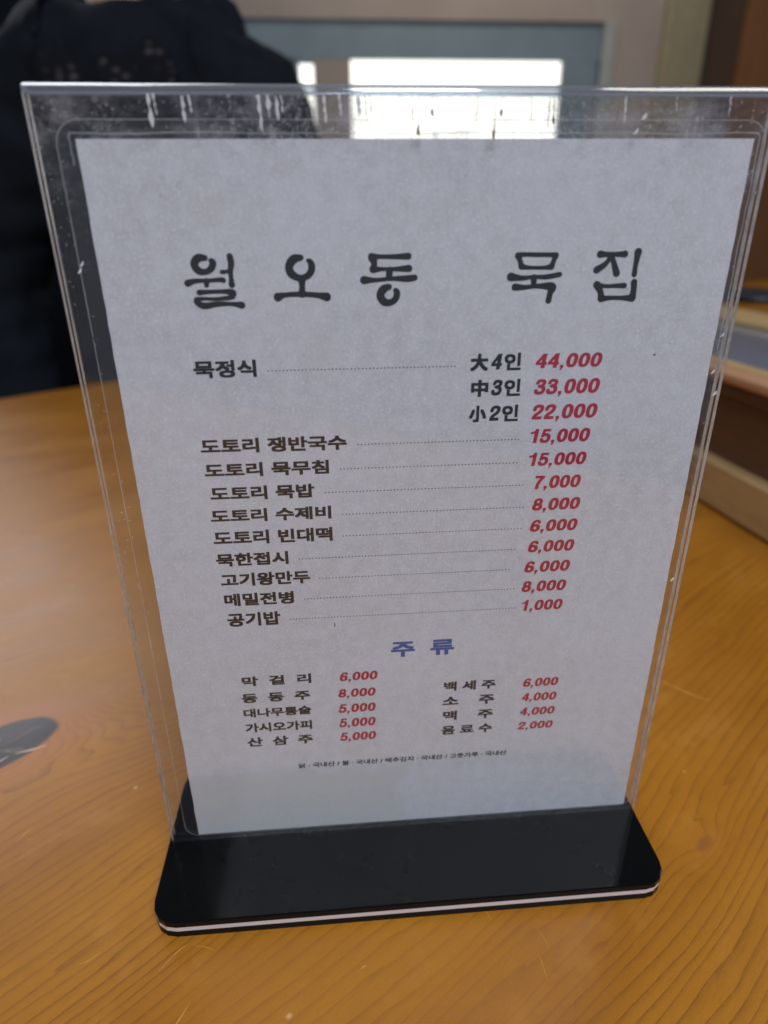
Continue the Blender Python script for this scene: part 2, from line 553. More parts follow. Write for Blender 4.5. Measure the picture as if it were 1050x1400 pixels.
win = empty('window', (0, YW, 100))
tag(win, 'bright white window in a blue grey frame behind the stand', 'window')
def wpart(name, x0, x1, z0, z1, y0, y1, mat):
    bm = bmesh.new(); add_box(bm, x0, x1, y0, y1, z0-100, z1-100, bevel=3)
    return obj(name, bm_mesh(name, bm), mat, win)
wpart('frame_rail', -860, 1760, 1172, 1370, 30, 110, M_FRAME)
wpart('frame_rail', -860, 1760, 100, 220, 30, 110, M_FRAME)
wpart('frame_stile', -860, -760, 220, 1172, 30, 110, M_FRAME)
wpart('frame_stile', -84, 150, 220, 1172, 30, 110, M_WALL)
wpart('frame_stile', 1500, 1735, 220, 1172, 30, 110, M_FRAME)
wpart('frame_edge', 1736, 1812, 100, 1372, -24, -2, M_FRAME_EDGE)
wpart('window_pane', -172, -84.5, 220, 1150, 60, 70, M_PANE)
wpart('shutter', -759, -172.5, 221, 1171, 40, 70, M_FRAME)
wpart('window_pane', 150, 1500, 220, 1172, 60, 70, M_PANE)

# post and boards right of the window
o = box_obj('timber_post', (2110, 2385, YW-60, YW+160, FLOOR, 2400), M_POST, bevel=14, seg=3)
tag(o, 'pale weathered timber post right of the window', 'post')
o = box_obj('wall_board', (2385, 2640, YW, YW+150, FLOOR, 2400), M_DARKWOOD)
tag(o, 'dark brown wall board beside the pale post', 'wall')
o = box_obj('wall_board', (2642, 5200, YW-10, YW+150, FLOOR, 2400), M_REDWOOD)
tag(o, 'reddish brown board at the far right of the wall', 'wall')

# near-black panel added for the shade of the unlit wall at the left
M_SHADE_PANEL = plain('shade_panel_black', (0.005, 0.007, 0.010), 0.9, var=0.3, vscale=4, spec=0.1)
o = box_obj('shade_panel', (-3600, -640, 2300, 2380, FLOOR, 930), M_SHADE_PANEL)
tag(o, 'near-black panel added as the unlit wall shade behind the person in black', 'shade_panel')

# ------------------------------------------------------------------ table
table = empty('wooden_table', (0, 0, ZT), ANG)
tag(table, 'long varnished orange pine table carrying the menu stand', 'table')
U0, U1, V0, V1 = -1500, 3300, -560, to_table(-606, 923)[1]
bm = bmesh.new(); add_box(bm, U0, U1, V0, V1, -60, 0, bevel=4, seg=3)
bmesh.ops.recalc_face_normals(bm, faces=bm.faces)
obj('tabletop', bm_mesh('tabletop', bm), M_PINE, table)
for (a, c) in ((U0+120, V0+120), (U0+120, V1-240), (U1-240, V0+120), (U1-240, V1-240)):
    bm = bmesh.new(); add_box(bm, a, a+120, c, c+120, FLOOR-ZT, -60.5, bevel=5)
    obj('leg', bm_mesh('leg', bm), M_PINE, table)

def lerp_marks(name, strokes, mat, parent, plane, off, kind=None, label=None):
    """thin raised marks following polylines of (a, b, radius) on a plane"""
    bm = bmesh.new()
    k = 0
    for st in strokes:
        pts = catmull(st, 5) if len(st) > 2 else st
        for i in range(len(pts)):
            a, b_, r = pts[i]
            if i < len(pts)-1:
                a2, b2, r2 = pts[i+1]
                dx, dy = a2-a, b2-b_
                L = math.hypot(dx, dy) or 1e-6
                nx, ny = -dy/L, dx/L
                q = [(a+nx*r, b_+ny*r), (a-nx*r, b_-ny*r), (a2-nx*r2, b2-ny*r2), (a2+nx*r2, b2+ny*r2)]
                k += 1
                vs = [bm.verts.new(plane(x, y, off+0.0006*(k % 40))) for x, y in q]
                bm.faces.new(vs)
            if r > 0.25 or i in (0, len(pts)-1):
                k += 1
                vs = [bm.verts.new(plane(a+r*math.cos(t*math.tau/14), b_+r*math.sin(t*math.tau/14), off+0.0006*(k % 40))) for t in range(14)]
                bm.faces.new(vs)
    o = obj(name, bm_mesh(name, bm), mat, parent)
    if kind:
        o['kind'] = kind
    if label:
        o['label'] = label
    return o

def catmull(P, n):
    P = [P[0]]+list(P)+[P[-1]]
    out = []
    for i in range(1, len(P)-2):
        for j in range(n):
            t = j/n
            out.append(tuple(0.5*((2*b)+(-a+c)*t+(2*a-5*b+4*c-d)*t*t+(-a+3*b-3*c+d)*t**3)
                             for a, b, c, d in zip(P[i-1], P[i], P[i+1], P[i+2])))
    out.append(P[-2])
    return out

# scratches in the varnish
M_SCRATCH = plain('scratched_varnish', (0.45, 0.205, 0.028), 0.5, var=0.2, vscale=300)
def tplane(x, y, o):
    a, b_ = to_table(x, y)
    return Vector((a, b_, o))*K
SCR = [[(43.5, -62, .1), (44, -68, .3), (44, -73, .1)], [(46, -52, .1), (48, -57, .3), (48.5, -61, .1)],
       [(-112, -56, .1), (-106, -49, .6), (-102, -46, .1)], [(-99, -47, .1), (-94, -48, .3), (-90, -50, .1)],
       [(-102, -78, .2), (-99, -73, .6), (-97, -69, .1)], [(170, 106, .3), (186, 88, 1.3), (196, 80, .3)],
       [(25, -40, .1), (26.5, -44, .3), (27, -47, .1)], [(-203, -21, .1), (-199, -19, .6), (-194, -17, .1)],
       [(-146, -51, .1), (-141, -49, .5), (-138, -46, .1)], [(177, -35, .1), (180, -36, .8), (182, -34, .3)],
       [(-196, 12, .2), (-193, 17, .6), (-191, 19, .1)], [(150, 25, .2), (151.5, 26.5, .9), (153, 26, .2)],
       [(-30, -62, .2), (-28.8, -61.2, .9), (-27.6, -61, .2)]]
SCR = [[(a, b_, r*0.55) for a, b_, r in q] for q in SCR]
lerp_marks('scratch', SCR, M_SCRATCH, table, tplane, 0.05, kind='stuff')
# pale splinters on the dark knot
lerp_marks('scratch', [[(-222, 72, .2), (-214, 74, .7), (-207, 77, .2)], [(-236, 62, .2), (-229, 66, .6), (-225, 70, .2)]],
           plain('pale_splinter', (0.55, 0.38, 0.26), 0.5), table, tplane, 0.07, kind='stuff')

# ------------------------------------------------------------------ menu stand
stand = empty('menu_stand', (0, 0, ZT))
tag(stand, 'clear acrylic T-shaped table stand on a black layered base, holding the menu', 'menu stand')
def sx(z):                       # keep measured outline
    return (-117.0, 109.6)
XL, XR = -116.4, 109.0
def lift(z):
    return z-ZT
base_out = rounded_outline(-118, 108.5, -42.5, 43, 11, 4)
prism('base_bottom_layer', base_out, 0.02, 3.3, M_BASE, stand)
prism('base_stripe', [(x*0.999, y*0.998) for x, y in base_out], 3.3, 5.8, M_STRIPE, stand)
prism('base_top_layer', base_out, 5.8, 9.0, M_BASE, stand, bevel=0.5)
def panel(name, y0, y1):
    bm = bmesh.new()
    fs = add_box(bm, XL, XR, y0, y1, lift(0.05), lift(302.3))
    bmesh.ops.recalc_face_normals(bm, faces=bm.faces)
    for f in bm.faces:
        f.material_index = 1 if abs(f.normal.x) > 0.5 else 0
    for f in [f for f in bm.faces if f.normal.z > 0.5]:
        bm.faces.remove(f)
    return obj(name, bm_mesh(name, bm), [M_ACRYLIC, M_EDGE], stand)
panel('front_panel', -2.7, -0.75)
panel('back_panel', 0.75, 2.7)
bm = bmesh.new()
prof = []
for i in range(13):
    a = math.pi*i/12
    prof.append((-2.7*math.cos(a), lift(302.3)+2.7*math.sin(a)))
inn = []
for i in range(13):
    a = math.pi*i/12
    inn.append((-0.75*math.cos(a), lift(302.3)+0.75*math.sin(a)))
rings = []
for x in (XL, XR):
    rings.append([bm.verts.new(Vector((x, y, z))*K) for y, z in prof+inn[::-1]])
n = len(rings[0])
for i in range(n):
    if i in (12, 25):
        continue
    bm.faces.new((rings[0][i], rings[0][(i+1) % n], rings[1][(i+1) % n], rings[1][i]))
for r in rings:
    for i in range(12):
        f = bm.faces.new((r[i], r[i+1], r[n-2-i], r[n-1-i])); f.material_index = 1
bmesh.ops.recalc_face_normals(bm, faces=bm.faces)
obj('top_fold', bm_mesh('top_fold', bm, True), [M_FOLD, M_EDGE], stand)

# glue drips, chips and dried smears on the front sheet
M_DRIP = clear_sheet('dried_glue', (0.9, 0.92, 0.95), 0.75, (0.95, 0.95, 0.93), 0.2)
def fplane(y):
    return lambda x, z, o: Vector((x, y-o, lift(z)))*K
rr = random.Random(3)
drips = []
for x, L, r in ((-81.5, 11, .9), (-80, 7, .5), (-72, 9, .7), (-70, 6, .4), (-50, 12, .8), (-47.5, 8, .8), (-45, 8, .7), (-43.5, 6, .4),
                (-31, 9, .6), (-26.5, 7, .6), (-21, 7, .9), (-19, 8, .5), (-17.5, 6, .4), (12, 5, .3), (60, 10, .5), (93, 7, .3), (76, 5, .3)):
    z0 = 302.0-rr.random()*0.8
    pts = []
    for i in range(7):
        t = i/6
        pts.append((x+rr.uniform(-.13, .13)+t*.35, z0-L*t*.72, r*.62*(0.35+rr.random()*0.9)*(1 if i < 6 else .4)))
    drips.append(pts)
lerp_marks('glue_drip', drips, M_DRIP, stand, fplane(-2.72), 0.0, kind='stuff')
# thin dark runs seen against the window
M_RUN = plain('brown_grime', (0.16, 0.12, 0.10), 0.5)
runs = []
for x, L in ((-14, 6), (-3, 9), (1, 4), (14.5, 5), (20, 10), (22, 4), (31, 5), (36.5, 7), (38, 6), (44, 5), (49, 10), (52, 3), (58, 5), (66, 9), (84, 7), (101, 6), (-5, 5)):
    z0 = 301.6
    pts = [(x, z0, .10), (x+.1, z0-L*.5, rr.uniform(.06, .18)), (x+.1, z0-L*.75, rr.uniform(.06, .22)), (x+rr.uniform(-.2, .3), z0-L, rr.choice((.1, .16, .5))), (x+rr.uniform(0, .7), z0-L-1.2, .08)]
    runs.append(pts)
lerp_marks('grime_run', runs, M_RUN, stand, fplane(-2.74), 0.0, kind='stuff')
# scratches and nicks on the margins
nicks = []
for i in range(320):
    side = rr.random()
    if side < .62:
        x, z = rr.uniform(-112, 105), rr.uniform(292, 301)
    elif side < .8:
        x, z = rr.uniform(-114, -107), rr.uniform(120, 300)
    else:
        x, z = rr.uniform(102, 107.5), rr.uniform(120, 300)
    a = rr.uniform(0, math.pi)
    L = rr.uniform(.15, 1.1)
    nicks.append([(x, z, .02), (x+L*math.cos(a)*.5+.1, z+L*math.sin(a)*.5, .06), (x+L*math.cos(a), z+L*math.sin(a), .02)])
for x, z, r in ((104.2, 217, .35), (106.5, 209, .5), (-110, 254, .35), (-109, 256, .3), (104.5, 131, .5), (105, 230, .3), (66, 296, .5), (64, 292, .4)):
    nicks.append([(x, z, r*.6), (x+.6, z+.6, r), (x+1.0, z+1.4, r*.4)])
lerp_marks('nick', nicks, M_DRIP, stand, fplane(-2.76), 0.0, kind='stuff')

# ------------------------------------------------------------------ laminated menu
menu = empty('laminated_menu', (0, 0, 0))
tag(menu, 'laminated white menu sheet with black dish names and red prices, standing inside the acrylic stand', 'menu')
def film(name, y):
    pts = rounded_outline(-110.2, 108.4, 0.3, 296.0, 7, 8)
    bm = bmesh.new()
    vs = [bm.verts.new(Vector((x, y, z))*K) for x, z in pts]
    bm.faces.new(vs)
    return obj(name, bm_mesh(name, bm), M_FILM, menu)
film('laminate_film', -0.30)
film('laminate_film', 0.30)
# cut rim of the pouch and the seal line hugging the paper
M_SEAL = clear_sheet('film_edge', (0.9, 0.9, 0.9), 0.40, (0.86, 0.87, 0.88), 0.2)
def line_loop(name, pts, w, y, mat):
    bm = bmesh.new()
    n = len(pts)
    inner, outer = [], []
    for i in range(n):
        p0, p1, p2 = pts[i-1], pts[i], pts[(i+1) % n]
        tx, ty = p2[0]-p0[0], p2[1]-p0[1]
        L = math.hypot(tx, ty) or 1
        nx, ny = -ty/L*w/2, tx/L*w/2
        inner.append(bm.verts.new(Vector((p1[0]+nx, y, p1[1]+ny))*K))
        outer.append(bm.verts.new(Vector((p1[0]-nx, y, p1[1]-ny))*K))
    for i in range(n):
        j = (i+1) % n
        bm.faces.new((inner[i], inner[j], outer[j], outer[i]))
    return obj(name, bm_mesh(name, bm), mat, menu)
line_loop('film_rim', rounded_outline(-110.2, 108.4, 0.4, 296.0, 7, 8), 0.30, -0.33, M_SEAL)
seal = []
for (xa, za, xb, zb, nn) in ((-106.3, 284, -106.3, 291.4, 4), (-106.0, 292.5, 105.2, 292.5, 80), (106.2, 291.6, 106.2, 225, 24)):
    for i in range(nn+1):
        t = i/nn
        wob = rr.uniform(-.10, .10)+0.22*math.sin(t*23+za)*math.sin(t*9)
        x, z = xa+(xb-xa)*t, za+(zb-za)*t
        seal.append((x+(wob if xa == xb else 0), z+(wob if za == zb else 0), .19))
def mplane(x, z, o):
    return Vector((x, -0.345-o, z))*K
bmS = bmesh.new()
for p, q in zip(seal[:-1], seal[1:]):
    dx, dy = q[0]-p[0], q[1]-p[1]
    L = math.hypot(dx, dy) or 1
    nx, ny = -dy/L*.19, dx/L*.19
    bmS.faces.new([bmS.verts.new(mplane(a_, b_, 0)) for a_, b_ in ((p[0]+nx, p[1]+ny), (p[0]-nx, p[1]-ny), (q[0]-nx, q[1]-ny), (q[0]+nx, q[1]+ny))])
obj('seal_line', bm_mesh('seal_line', bmS), M_SEAL, menu)

bm = bmesh.new()
nx_, nz_ = 24, 60
rp = random.Random(5)
g = []
for j in range(nz_+1):
    row = []
    for i in range(nx_+1):
        x = -104.6+209.2*i/nx_
        z = 0.6+290.4*j/nz_
        if i == 0:
            x += rp.uniform(-.12, .12)
        if i == nx_:
            x += rp.uniform(-.12, .12)
        row.append(bm.verts.new(Vector((x, 0, z))*K))
    g.append(row)
for j in range(nz_):
    for i in range(nx_):
        bm.faces.new((g[j][i], g[j][i+1], g[j+1][i+1], g[j+1][i]))
paper = obj('paper', bm_mesh('paper', bm), M_PAPER, menu)

TEXT = [
 ('k', '묵정식', -79.1, 219.3, -57.8, 225.3),
 ('d', '.', -53.8, 221.2, 11.8, 221.4),
 ('k', '大4인', 16.7, 219.4, 34.8, 225.5),
 ('r', '44,000', 39.9, 219.9, 64.5, 225.0),
 ('k', '中3인', 17.3, 210.1, 35.3, 216.3),
 ('r', '33,000', 40.2, 210.4, 64.8, 215.9),
 ('k', '小2인', 17.0, 200.7, 35.2, 206.9),
 ('r', '22,000', 40.1, 201.1, 65.1, 206.6),
 ('k', '도토리 쟁반국수', -80.1, 191.9, -27.6, 197.5),
 ('k', '도토리 묵무침', -79.8, 182.7, -34.5, 188.2),
 ('k', '도토리 묵밥', -78.8, 173.4, -40.3, 179.0),
 ('k', '도토리 수제비', -79.7, 164.4, -34.4, 169.8),
 ('k', '도토리 빈대떡', -79.7, 154.9, -34.3, 160.8),
 ('k', '묵한접시', -79.8, 145.5, -51.9, 151.2),
 ('k', '고기왕만두', -79.0, 136.4, -43.9, 142.3),
 ('k', '메밀전병', -78.6, 127.3, -50.9, 133.1),
 ('k', '공기밥', -78.4, 117.5, -57.0, 124.0),
 ('d', '.', -23.6, 193.6, 36.4, 193.7),
 ('d', '.', -30.2, 184.4, 36.6, 184.4),
 ('d', '.', -36.2, 175.2, 40.2, 175.2),
 ('d', '.', -30.1, 165.9, 40.7, 165.9),
 ('d', '.', -30.2, 156.7, 40.6, 156.7),
 ('d', '.', -47.7, 147.4, 38.4, 147.5),
 ('d', '.', -40.2, 138.3, 37.6, 138.3),
 ('d', '.', -46.7, 129.2, 39.2, 129.0),
 ('d', '.', -53.2, 119.8, 41.1, 119.7),
 ('r', '15,000', 39.8, 192.0, 63.5, 197.3),
 ('r', '15,000', 40.0, 182.9, 63.2, 188.0),
 ('r', '7,000', 43.1, 173.5, 62.1, 178.8),
 ('r', '8,000', 43.5, 164.2, 63.0, 169.4),
 ('r', '6,000', 43.4, 155.0, 63.0, 160.2),
 ('r', '6,000', 43.4, 145.8, 62.7, 151.0),
 ('r', '6,000', 42.7, 136.5, 62.0, 141.7),
 ('r', '8,000', 42.3, 127.3, 61.4, 132.5),
 ('r', '1,000', 42.4, 118.1, 60.9, 123.2),
 ('b', '주  류', -11.8, 97.9, 15.3, 105.9),
 ('k', '백 세 주', 11.5, 78.1, 34.7, 83.2),
 ('k', '소    주', 11.2, 69.7, 34.6, 74.9),
 ('k', '맥    주', 11.6, 61.5, 34.5, 66.8),
 ('k', '음 료 수', 11.1, 53.1, 34.6, 58.3),
 ('r', '6,000', 46.9, 77.9, 63.3, 82.5),
 ('r', '4,000', 47.0, 69.8, 63.3, 74.3),
 ('r', '4,000', 46.8, 61.6, 63.3, 66.1),
 ('r', '2,000', 46.5, 53.4, 63.2, 57.8),
 ('k', '막  걸  리', -75.6, 86.9, -46.2, 92.0),
 ('k', '동  동  주', -76.6, 78.0, -47.1, 82.9),
 ('k', '대나무통술', -76.5, 69.9, -47.1, 74.7),
 ('k', '가시오가피', -76.5, 61.4, -47.2, 66.6),
 ('k', '산  삼  주', -76.4, 53.2, -47.2, 58.5),
 ('r', '6,000', -34.2, 86.9, -17.4, 91.5),
 ('r', '8,000', -35.1, 78.0, -18.4, 82.6),
 ('r', '5,000', -35.2, 69.5, -18.5, 74.3),
 ('r', '5,000', -35.2, 61.3, -18.6, 66.2),
 ('r', '5,000', -35.1, 53.3, -18.5, 58.0),
 ('k', '닭 · 국내산 / 쌀 · 국내산 / 배추김치 · 국내산 / 고춧가루 · 국내산', -54.5, 38.5, 42.4, 41.5),
]
TITLE = [('월' ,[
  [(-70.99, 257.84, 0.84), (-73.14, 257.79, 1.15), (-74.51, 256.06, 1.15), (-73.59, 254.13, 1.08), (-71.5, 253.59, 0.85), (-69.45, 254.52, 0.93), (-68.63, 256.27, 1.0), (-69.24, 257.01, 0.69)] ,
  [(-63.1, 258.18, 0.92), (-62.86, 256.05, 0.93), (-63.32, 253.85, 0.78), (-63.32, 251.62, 0.7), (-63.29, 249.59, 0.94)] ,
  [(-66.08, 253.51, 0.62), (-64.51, 253.64, 0.54), (-63.32, 253.85, 0.47)] ,
  [(-77.34, 250.25, 1.01), (-74.93, 250.89, 0.7), (-71.03, 250.98, 0.54), (-66.72, 251.14, 0.7), (-65.88, 250.98, 0.78)] ,
  [(-71.29, 250.76, 0.93), (-71.44, 249.49, 0.7)] ,
  [(-73.97, 247.34, 0.86), (-71.45, 247.45, 0.63), (-66.73, 247.53, 0.63), (-63.45, 247.25, 0.94), (-63.23, 246.33, 0.87), (-64.17, 245.66, 0.71), (-68.56, 245.2, 0.55), (-73.27, 245.35, 0.55), (-75.06, 244.85, 0.94), (-74.27, 243.61, 0.94), (-72.35, 243.11, 0.95), (-68.74, 243.59, 0.79), (-63.99, 243.58, 0.63), (-60.7, 243.14, 1.03)] ,
]),
('오' ,[
  [(-40.53, 257.54, 0.86), (-42.75, 257.12, 1.25), (-44.38, 255.08, 1.18), (-43.83, 252.69, 1.18), (-41.15, 251.3, 0.95), (-38.57, 252.01, 0.95), (-37.2, 253.87, 1.03), (-37.33, 255.88, 0.94), (-38.15, 256.62, 0.63)] ,
  [(-40.54, 250.91, 1.19), (-40.59, 248.64, 0.88), (-40.73, 246.35, 1.12)] ,
  [(-48.7, 245.48, 1.28), (-46.26, 246.13, 0.72), (-40.81, 246.28, 0.8), (-35.86, 245.89, 0.8), (-32.67, 245.3, 1.29)] ,
]),
('동' ,[
  [(-17.64, 257.56, 1.03), (-14.69, 257.52, 0.64), (-9.9, 257.46, 0.72), (-5.5, 257.56, 0.96)] ,
  [(-17.25, 257.11, 1.27), (-16.71, 255.46, 0.88), (-17.14, 253.75, 1.12)] ,
  [(-17.14, 253.6, 1.04), (-13.93, 253.7, 0.56), (-9.91, 253.65, 0.64), (-5.31, 253.82, 1.05)] ,
  [(-11.68, 253.3, 1.05), (-11.93, 251.03, 0.97)] ,
  [(-20.17, 250.39, 1.21), (-16.38, 250.33, 0.65), (-10.72, 250.71, 0.65), (-5.86, 250.64, 0.97), (-3.34, 250.91, 0.89)] ,
  [(-11.95, 248.13, 0.89), (-13.82, 247.39, 1.22), (-14.82, 245.39, 1.22), (-13.61, 243.42, 1.15), (-11.56, 243.16, 0.98), (-9.76, 244.3, 0.98), (-9.26, 246.23, 0.98), (-9.75, 247.01, 0.73)] ,
]),
('묵' ,[
  [(31.01, 257.27, 0.99), (33.04, 257.62, 0.66), (37.16, 257.5, 0.66), (41.7, 257.44, 0.66), (43.79, 257.19, 0.91)] ,
  [(31.01, 257.27, 0.99), (31.8, 255.6, 0.74), (32.35, 253.92, 0.91)] ,
  [(32.35, 253.92, 0.91), (35.03, 253.51, 0.58), (40.02, 253.44, 0.58), (42.48, 253.71, 0.92)] ,
  [(43.79, 257.19, 0.91), (43.14, 255.46, 0.75), (42.65, 253.71, 0.92)] ,
  [(29.03, 250.68, 1.25), (32.81, 250.24, 0.75), (36.95, 250.56, 0.58), (41.13, 250.5, 0.75), (45.66, 251.21, 0.76)] ,
  [(36.88, 250.33, 1.0), (37.09, 248.0, 0.84)] ,
  [(30.69, 247.4, 1.09), (33.88, 247.27, 0.76), (38.05, 247.6, 0.67), (43.29, 247.36, 1.27), (42.97, 245.4, 0.93), (42.63, 242.87, 0.94)] ,
]),
('집' ,[
  [(58.9, 257.39, 1.09), (61.26, 257.29, 0.75), (65.44, 257.31, 0.76), (67.36, 257.37, 1.01)] ,
  [(62.53, 257.12, 0.76), (61.73, 255.07, 0.76), (60.08, 253.56, 0.93), (58.28, 252.51, 1.1)] ,
  [(62.82, 256.89, 0.76), (64.0, 254.43, 0.84), (65.29, 251.33, 1.1)] ,
  [(71.82, 257.92, 1.18), (71.72, 255.87, 0.93), (71.54, 253.18, 0.77), (71.56, 250.85, 0.85)] ,
  [(58.9, 247.75, 1.11), (60.47, 245.52, 0.94), (61.01, 243.36, 1.12)] ,
  [(58.71, 247.91, 0.85), (61.78, 247.24, 0.6), (66.03, 247.33, 0.69), (68.6, 247.29, 0.86)] ,
  [(71.87, 248.34, 1.03), (72.1, 245.73, 0.95), (71.95, 243.34, 1.21)] ,
  [(61.04, 243.12, 1.03), (64.01, 243.39, 0.69), (68.33, 243.32, 0.69), (71.97, 243.18, 1.13)] ,
]),
]
INK = {'k': M_BLACK_INK, 'r': M_RED_INK, 'b': M_BLUE_INK}
dg = None
def text_mesh(s, offset, shear, spacing=1.0):
    c = bpy.data.curves.new('lettering', 'FONT')
    c.body = s
    c.offset = offset
    c.shear = shear
    c.space_character = spacing
    c.resolution_u = 4
    o = bpy.data.objects.new('lettering', c)
    COL.objects.link(o)
    bpy.context.view_layer.update()
    me = bpy.data.meshes.new_from_object(o)
    bpy.data.objects.remove(o)
    bpy.data.curves.remove(c)
    return me
def glyph_strokes(ch):
    def ell(cx, cy, rx, ry, r, n=20):
        out = []
        for i in range(n+1):
            t = math.tau*i/n
            c, s_ = math.cos(t), math.sin(t)
            out.append((cx+rx*math.copysign(abs(c)**.85, c), cy+ry*math.copysign(abs(s_)**.85, s_), r*(1.0+.10*abs(c))))
        return out
    w = lambda pts, r: catmull([(x, y, r) for x, y in pts], 5)
    l = lambda pts, r: [(x, y, r) for x, y in pts]
    D = {'0': (66, [ell(30, 50, 20, 40, 10)]),
         '1': (66, [l([(38, 0), (38, 100)], 11), w([(10, 74), (24, 77), (34, 88), (38, 98)], 8)]),
         '2': (66, [w([(10, 66), (14, 84), (30, 91), (47, 84), (49, 68), (40, 50), (20, 30), (13, 12)], 10.5), l([(3, 10), (57, 10)], 10)]),
         '3': (66, [w([(11, 74), (16, 88), (30, 91), (45, 86), (47, 73), (40, 60), (24, 55)], 10), w([(24, 54), (44, 49), (50, 31), (45, 14), (30, 9), (14, 13), (9, 29)], 10.5)]),
         '4': (66, [l([(38, 95), (6, 34)], 9), l([(0, 31), (60, 31)], 9), l([(41, 0), (41, 100)], 11)]),
         '5': (66, [l([(54, 91), (14, 91)], 9), l([(17, 98), (12, 46)], 9), w([(12, 50), (28, 60), (44, 54), (50, 34), (44, 14), (28, 9), (13, 13), (8, 28)], 10.5)]),
         '6': (66, [ell(30, 32, 20, 22, 10.5), w([(10, 34), (11, 60), (18, 82), (32, 91), (45, 87), (50, 75)], 10)]),
         '7': (66, [l([(3, 90), (58, 90)], 10), w([(52, 88), (36, 62), (27, 34), (24, 0)], 11)]),
         '8': (66, [ell(30, 71, 17, 19.5, 9.5), ell(30, 30, 20, 20, 10.5)]),
         ',': (32, [l([(12, 20), (12, 0)], 10), l([(17, 4), (8, -18)], 5)])}
    return D[ch]

def digits_mesh(bm, s, x0, z0, x1, z1, shear=0.12):
    """heavy grotesque figures drawn stroke by stroke, flat on the sheet"""
    total = sum(glyph_strokes(c)[0] for c in s)-6
    k = 0
    sz = (z1-z0)/100.0
    sxx = (x1-x0)/(total+shear*100)
    pen = 0
    for ch in s:
        adv, strokes = glyph_strokes(ch)
        for st in strokes:
            for i, (a, b_, r) in enumerate(st):
                def put(q):
                    global_k = -0.06-0.0008*(k % 30)
                    vs = [bm.verts.new(Vector((x0+(pen+x+shear*y)*sxx, global_k, z0+y*sz))*K) for x, y in q]
                    bm.faces.new(vs)
                if i < len(st)-1:
                    a2, b2, r2 = st[i+1]
                    dx, dy = a2-a, b2-b_
                    L = math.hypot(dx, dy) or 1e-6
                    nx, ny = -dy/L, dx/L
                    k += 1
                    put([(a+nx*r, b_+ny*r), (a-nx*r, b_-ny*r), (a2-nx*r2, b2-ny*r2), (a2+nx*r2, b2+ny*r2)])
                if 0 < i < len(st)-1 or (len(st) > 15 and i == 0):
                    k += 1
                    put([(a+r*math.cos(t*math.tau/10), b_+r*math.sin(t*math.tau/10)) for t in range(10)])
        pen += adv

def place_text(kind, s, x0, z0, x1, z1):
    if kind == 'd':
        bm = bmesh.new()
        z = (z0+z1)/2
        x = x0
        while x < x1:
            vs = [bm.verts.new(Vector((x+.25*math.cos(t*math.tau/8), -0.06, z+.25*math.sin(t*math.tau/8)))*K) for t in range(8)]
            bm.faces.new(vs)
            x += 1.30
        return obj('dot_leader', bm_mesh('dot_leader', bm), M_BLACK_INK, paper)
    if kind == 'r':
        bm = bmesh.new()
        digits_mesh(bm, s, x0, z0, x1, z1)
        return obj('price', bm_mesh('price', bm), M_RED_INK, paper)
    if len(s) > 1 and s[0] in '大中小':
        w = x1-x0
        place_text('k1', s[0], x0, z0, x0+.35*w, z1)
        bm = bmesh.new()
        digits_mesh(bm, s[1], x0+.40*w, z0+.4, x0+.65*w, z1-.2, 0.12)
        obj('menu_text', bm_mesh('menu_text', bm), M_BLACK_INK, paper)
        return place_text('k1', s[2], x0+.67*w, z0, x1, z1)
    small = len(s) > 20
    me = text_mesh(s, 0.0, 0.0, 1.0)
    xs = [v.co.x for v in me.vertices]; ys = [v.co.y for v in me.vertices]
    ax, bx, ay, by = min(xs), max(xs), min(ys), max(ys)
    if kind == 'k1' and s in '大中小':
        rho = 0.050
    else:
        rho = 0.028 if small else 0.037
    ax -= rho; bx += rho; ay -= rho; by += rho
    co = [(v.co.x, v.co.y) for v in me.vertices]
    polys = [tuple(p.vertices) for p in me.polygons]
    bpy.data.meshes.remove(me)
    # a heavy weight: the light letterform struck again a little to every side
    V, F = [], []
    for i, (dx, dy) in enumerate(((0, 0), (1, 1), (-1, 1), (1, -1), (-1, -1), (0, 1), (0, -1), (1, 0), (-1, 0))):
        n0 = len(V)
        for x, y in co:
            X = x0+(x+dx*rho-ax)/(bx-ax)*(x1-x0)
            Z = z0+(y+dy*rho-ay)/(by-ay)*(z1-z0)
            V.append((X*K, (-0.06-i*0.003)*K, Z*K))
        F += [tuple(n0+j for j in p) for p in polys]
    name = 'heading' if kind == 'b' else 'footnote' if small else 'menu_text'
    m2 = bpy.data.meshes.new(name)
    m2.from_pydata(V, [], F)
    return obj(name, m2, INK.get(kind, M_BLACK_INK), paper)
for t in TEXT:
    place_text(*t)
def pplane(x, z, o):
    return Vector((x, -0.05-o, z))*K
for ch, st in TITLE:
    st = [[(x, z, r*1.12) for x, z, r in q] for q in st]
    lerp_marks('title_character', st, M_BLACK_INK, paper, pplane, 0.0)
# specks printed or stuck on the sheet
specks = []
for i in range(60):
    x, z = rr.uniform(-98, 98), rr.uniform(8, 285)
    specks.append([(x, z, .05), (x+.15, z+.1, rr.uniform(.06, .16)), (x+.3, z, .05)])
specks.append([(83, 223.6, .3), (83.3, 223.7, .35)])
specks.append([(-35.2, 117, .12), (-35.0, 115.8, .22), (-35.1, 114.8, .1)])
lerp_marks('speck', specks, plain('brown_speck', (0.09, 0.07, 0.06), 0.7), paper, pplane, 0.01, kind='stuff')

